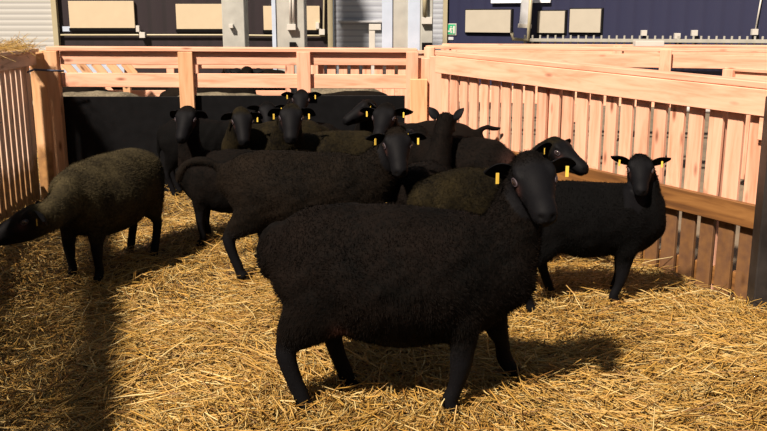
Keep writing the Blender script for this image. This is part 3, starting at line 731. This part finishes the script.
    # eyes
    for s_ in (1, -1):
        c_ = H(.080, s_*.0665, -.041); bm = bmesh.new()
        bmesh.ops.create_uvsphere(bm, u_segments=14, v_segments=10, radius=.0125*HS)
        bmesh.ops.scale(bm, vec=(1.25, .9, 1), verts=bm.verts)
        nf = len(bm.faces)
        # lids: a ring around the eye
        for ring_ in range(16):
            pass
        tor = []
        for i in range(18):
            a = 2*math.pi*i/18
            row = []
            for k in range(6):
                bb = 2*math.pi*k/6; rr = 1+.22*math.cos(bb)
                row.append(bm.verts.new((.0165*HS*math.cos(a)*rr*1.0, .0035*HS*math.sin(bb)+.004*HS, .0105*HS*math.sin(a)*rr)))
            tor.append(row)
        for i in range(18):
            for k in range(6):
                fc = bm.faces.new((tor[i][k], tor[(i+1) % 18][k], tor[(i+1) % 18][(k+1) % 6], tor[i][(k+1) % 6])); fc.material_index = 1
        for fc in bm.faces: fc.smooth = True
        bmesh.ops.recalc_face_normals(bm, faces=bm.faces)
        em = bpy.data.meshes.new('eye'); bm.to_mesh(em); bm.free(); em.materials.append(EYE); em.materials.append(LID)
        ea = (hx_*.30+hy_*s_*1.0+hz*.22).normalized(); ex = (hx_-hx_.dot(ea)*ea).normalized(); ez = ex.cross(ea)
        eo = bpy.data.objects.new('eye', em); COL.objects.link(eo); eo.parent = o
        M = Matrix((ex, ea, ez)).transposed().to_4x4(); M.translation = c_; eo.matrix_basis = M
    for (p, od, fw), use in zip(tagpos, tags):
        if not use: continue
        od = Vector(list(od)); fw = Vector(list(fw)); dn = (Ri @ Vector((0, 0, -1))).normalized(); fw = (fw-fw.dot(dn)*dn).normalized()
        M = Matrix((dn.cross(fw).normalized(), fw, dn)).transposed().to_4x4(); M.translation = Vector(p.tolist())+fw*.014*S+dn*.010*S
        bm = bmesh.new(); bmesh.ops.create_cube(bm, size=1); bmesh.ops.scale(bm, vec=(.010*S, .003, .034*S), verts=bm.verts)
        tm = bpy.data.meshes.new('tag'); bm.to_mesh(tm); bm.free(); tm.materials.append(YEL)
        to = bpy.data.objects.new('ear_tag', tm); COL.objects.link(to); to.parent = o; to.matrix_basis = M; to['label'] = 'yellow plastic ear tag'
    return o

# A: the big ewe in front
make_sheep('large black ewe standing side-on in the very front, looking at the viewer', (.032, 2.93, 0), -7, 1.055, lx=.90, poll=at(531, 156, 2.84), face=(.10, -1, -.58), roll=6, depth=.99, head_s=.91, neck_r=.92, ear_len=.095,
           tail=[(-.455, 0, .55), (-.47, 0, .50), (-.465, 0, .45)],
           mat=WOOL, vox=.0075, fuzz=60000, feet={'hr': (-.335, -.08), 'hl': (-.20, .11), 'fr': (.225, -.085), 'fl': (.42, .17, .07)}, seed=1, fat=1.0, ear_drop=.05,
           pink=[(-.155, -.13, .33, .026, .45)])
# B: second ewe behind
make_sheep('black ewe right behind the front one, tail raised, head over its back facing the viewer', (-.42, 4.50, 0), -5, .95, lx=.95, poll=at(397, 129, 4.38), face=(.10, -1, -.95),
           mat=WOOLB, vox=.009, fuzz=40000, feet={'hr': (-.375, -.09), 'hl': (-.22, .10)}, seed=2, ear_drop=.2, ear_up=-.05, ear_len=.10,
           neck_r=1.12,
           tail=[(-.47, 0, .60), (-.56, 0, .635), (-.65, 0, .63), (-.71, 0, .59), (-.73, 0, .53)])
# C: left sheep reaching to the left
make_sheep('grey-brown sheep at far left stretching its lowered head to the left fence', (-1.50, 4.74, 0), -106, .92, poll=at(38, 203, 4.0), face=(-1, -.35, -.45), head_s=1.12,
           mat=WOOLG, vox=.009, fuzz=40000, seed=3, feet={'fl': (.30, .09), 'hl': (-.30, .10)}, neck_r=.9)
# D: lamb at right
make_sheep('small jet black sheep by the right fence facing the viewer with two yellow tags', (.93, 4.00, 0), -4, .83, lx=.90, depth=.90, head_s=.92, poll=at(641, 156, 3.98), face=(-.22, -1, -.75),
           mat=WOOLJ, vox=.009, fuzz=25000, seed=4, ear_up=.35, feet={'hr': (-.34, -.16), 'hl': (-.18, .14), 'fr': (.20, -.09), 'fl': (.24, .08)}, fat=.92, neck_r=.85)
# E: behind the front ewe
make_sheep('olive-tinged sheep just behind the front ewe\'s head, its own head turned right', (.41, 4.25, 0), 38, .86, poll=at(557, 138, 4.30), face=(.75, -.75, -.55), lx=.80,
           mat=WOOLO, vox=.010, fuzz=30000, seed=5, ear_drop=.0)
# F: seen from behind
make_sheep('black sheep seen from behind, both ears up, its neck left of the pink rump', (.22, 4.70, 0), 74, .86, lx=.72, poll=at(446, 113, 5.10), face=(.3, 1, -.5), ear_up=1.1,
           mat=WOOL, vox=.011, fuzz=15000, seed=6, head_s=.85, ear_drop=-.1)
# G: rump
make_sheep('black sheep with pinkish rump turned to the viewer by the slatted fence', (.47, 5.20, 0), 145, .94, lx=.74, poll=(.17, 5.42, .70), face=(-.6, .2, -.9), head_s=.9,
           mat=WOOL, vox=.011, fuzz=15000, seed=7, pink=[(-.38, .0, .52, .08, .40)], tail=[(-.46, .03, .57), (-.49, .06, .52), (-.50, .08, .46)])
# H: tail to the right
make_sheep('black sheep behind the pink-rumped one, tail stretched out towards the slatted fence', (.32, 5.84, 0), 182, 1.0, lx=.70, fat=.85, poll=at(385, 105, 5.62), face=(-.25, -1, -.75),
           mat=WOOL, vox=.012, fuzz=0, seed=8, tail=[(-.48, 0, .64), (-.54, 0, .65), (-.60, 0, .64), (-.65, .03, .65)])
# I
make_sheep('black sheep in the middle rear with its dark face straight to the viewer', (-.33, 5.44, 0), 190, .95, lx=.80, poll=at(291, 104, 5.20), face=(.06, -1, -.9),
           mat=WOOLO, vox=.011, fuzz=12000, seed=9, ear_drop=.2, ear_up=-.45, ear_len=.10)
# J
make_sheep('slim black sheep beside the rear fence upright, leftmost of the back row', (-.89, 5.20, 0), 180, .84, lx=.78, poll=at(186, 107, 5.12), face=(-.12, -1, -1.0),
           mat=WOOL, vox=.011, fuzz=8000, seed=10, ear_drop=.3, ear_up=-.7, ear_len=.09, tags=(0, 0), neck_r=.8, fat=.85)
# K
make_sheep('brownish black sheep in the back row, second from the left, head lowered', (-.72, 5.98, 0), 200, .92, lx=.82, poll=at(242, 109, 5.66), face=(.22, -1, -1.2),
           mat=WOOLO, vox=.012, fuzz=0, seed=11, ear_drop=.3, ear_up=-.5, ear_len=.10, tags=(1, 0))
# L
make_sheep('black sheep in profile looking left before the rear fence', (.08, 6.40, 0), 186, .86, lx=.72, poll=at(367, 99, 6.05), face=(-1, -.25, -.62),
           mat=WOOL, vox=.012, seed=12, tags=(1, 1))
# N
make_sheep('farthest black sheep against the black boards, tags on both ears', (-.56, 6.50, 0), 182, .84, lx=.66, poll=at(301, 90, 6.38), face=(0, -1, -.8),
           mat=WOOL, vox=.012, seed=13)
# O
make_sheep('black sheep at the rear boards half hidden behind the lowered head', (-1.36, 6.46, 0), 0, .82, lx=.74, poll=at(267, 103, 6.25), face=(.15, -1, -.9),
           mat=WOOLJ, vox=.012, seed=14, tags=(1, 0))

# sheep of the pen behind
base = make_sheep('tan grey sheep behind the left black board, back showing above it', (-2.6, 8.0, 0), 175, .98, poll=(-3.15, 7.9, .62), face=(-1, -.1, -.9), mat=WOOLT, vox=.014, seed=15, group='sheep in the pen behind', tags=(0, 0))
def copy_tree(o, parent=None):
    c = o.copy(); COL.objects.link(c)
    if parent: c.parent = parent
    for ch in [q for q in bpy.data.objects if q.parent == o and q != c]: copy_tree(ch, c)
    return c
dk = make_sheep('dark sheep of the pen behind, farther off by the low rail fence', (-2.9, 11.0, 0), 160, 1.0, poll=(-3.4, 10.8, .80), face=(-.6, -1, -.9), mat=WOOLB, vox=.014, seed=16, group='sheep in the pen behind', tags=(0, 0))
for src, x, y, rz, lb in ((base, -1.50, 8.05, 4, 'second tan grey sheep behind the black boards, right of the first'),
                          (base, -.42, 8.72, 172, 'tan sheep behind the rear fence between the two uprights'),
                          (dk, -3.25, 8.95, 190, 'dark sheep behind the left black board by the corner post'),
                          (dk, -1.6, 11.2, 200, 'dark far sheep left of the first fence upright'),
                          (dk, -1.75, 8.85, 10, 'dark sheep behind the rear fence just right of the first upright'),
                          (dk, -.35, 7.95, 185, 'dark sheep behind the rear fence by the second upright'),
                          (base, -4.3, 10.7, 60, 'grey far sheep beside the dark one beyond the low rail fence')):
    c = copy_tree(src); c.location = (x, y, gz(x, y)*0); c.rotation_euler = (0, 0, math.radians(rz)); c['label'] = lb
bpy.context.view_layer.update()
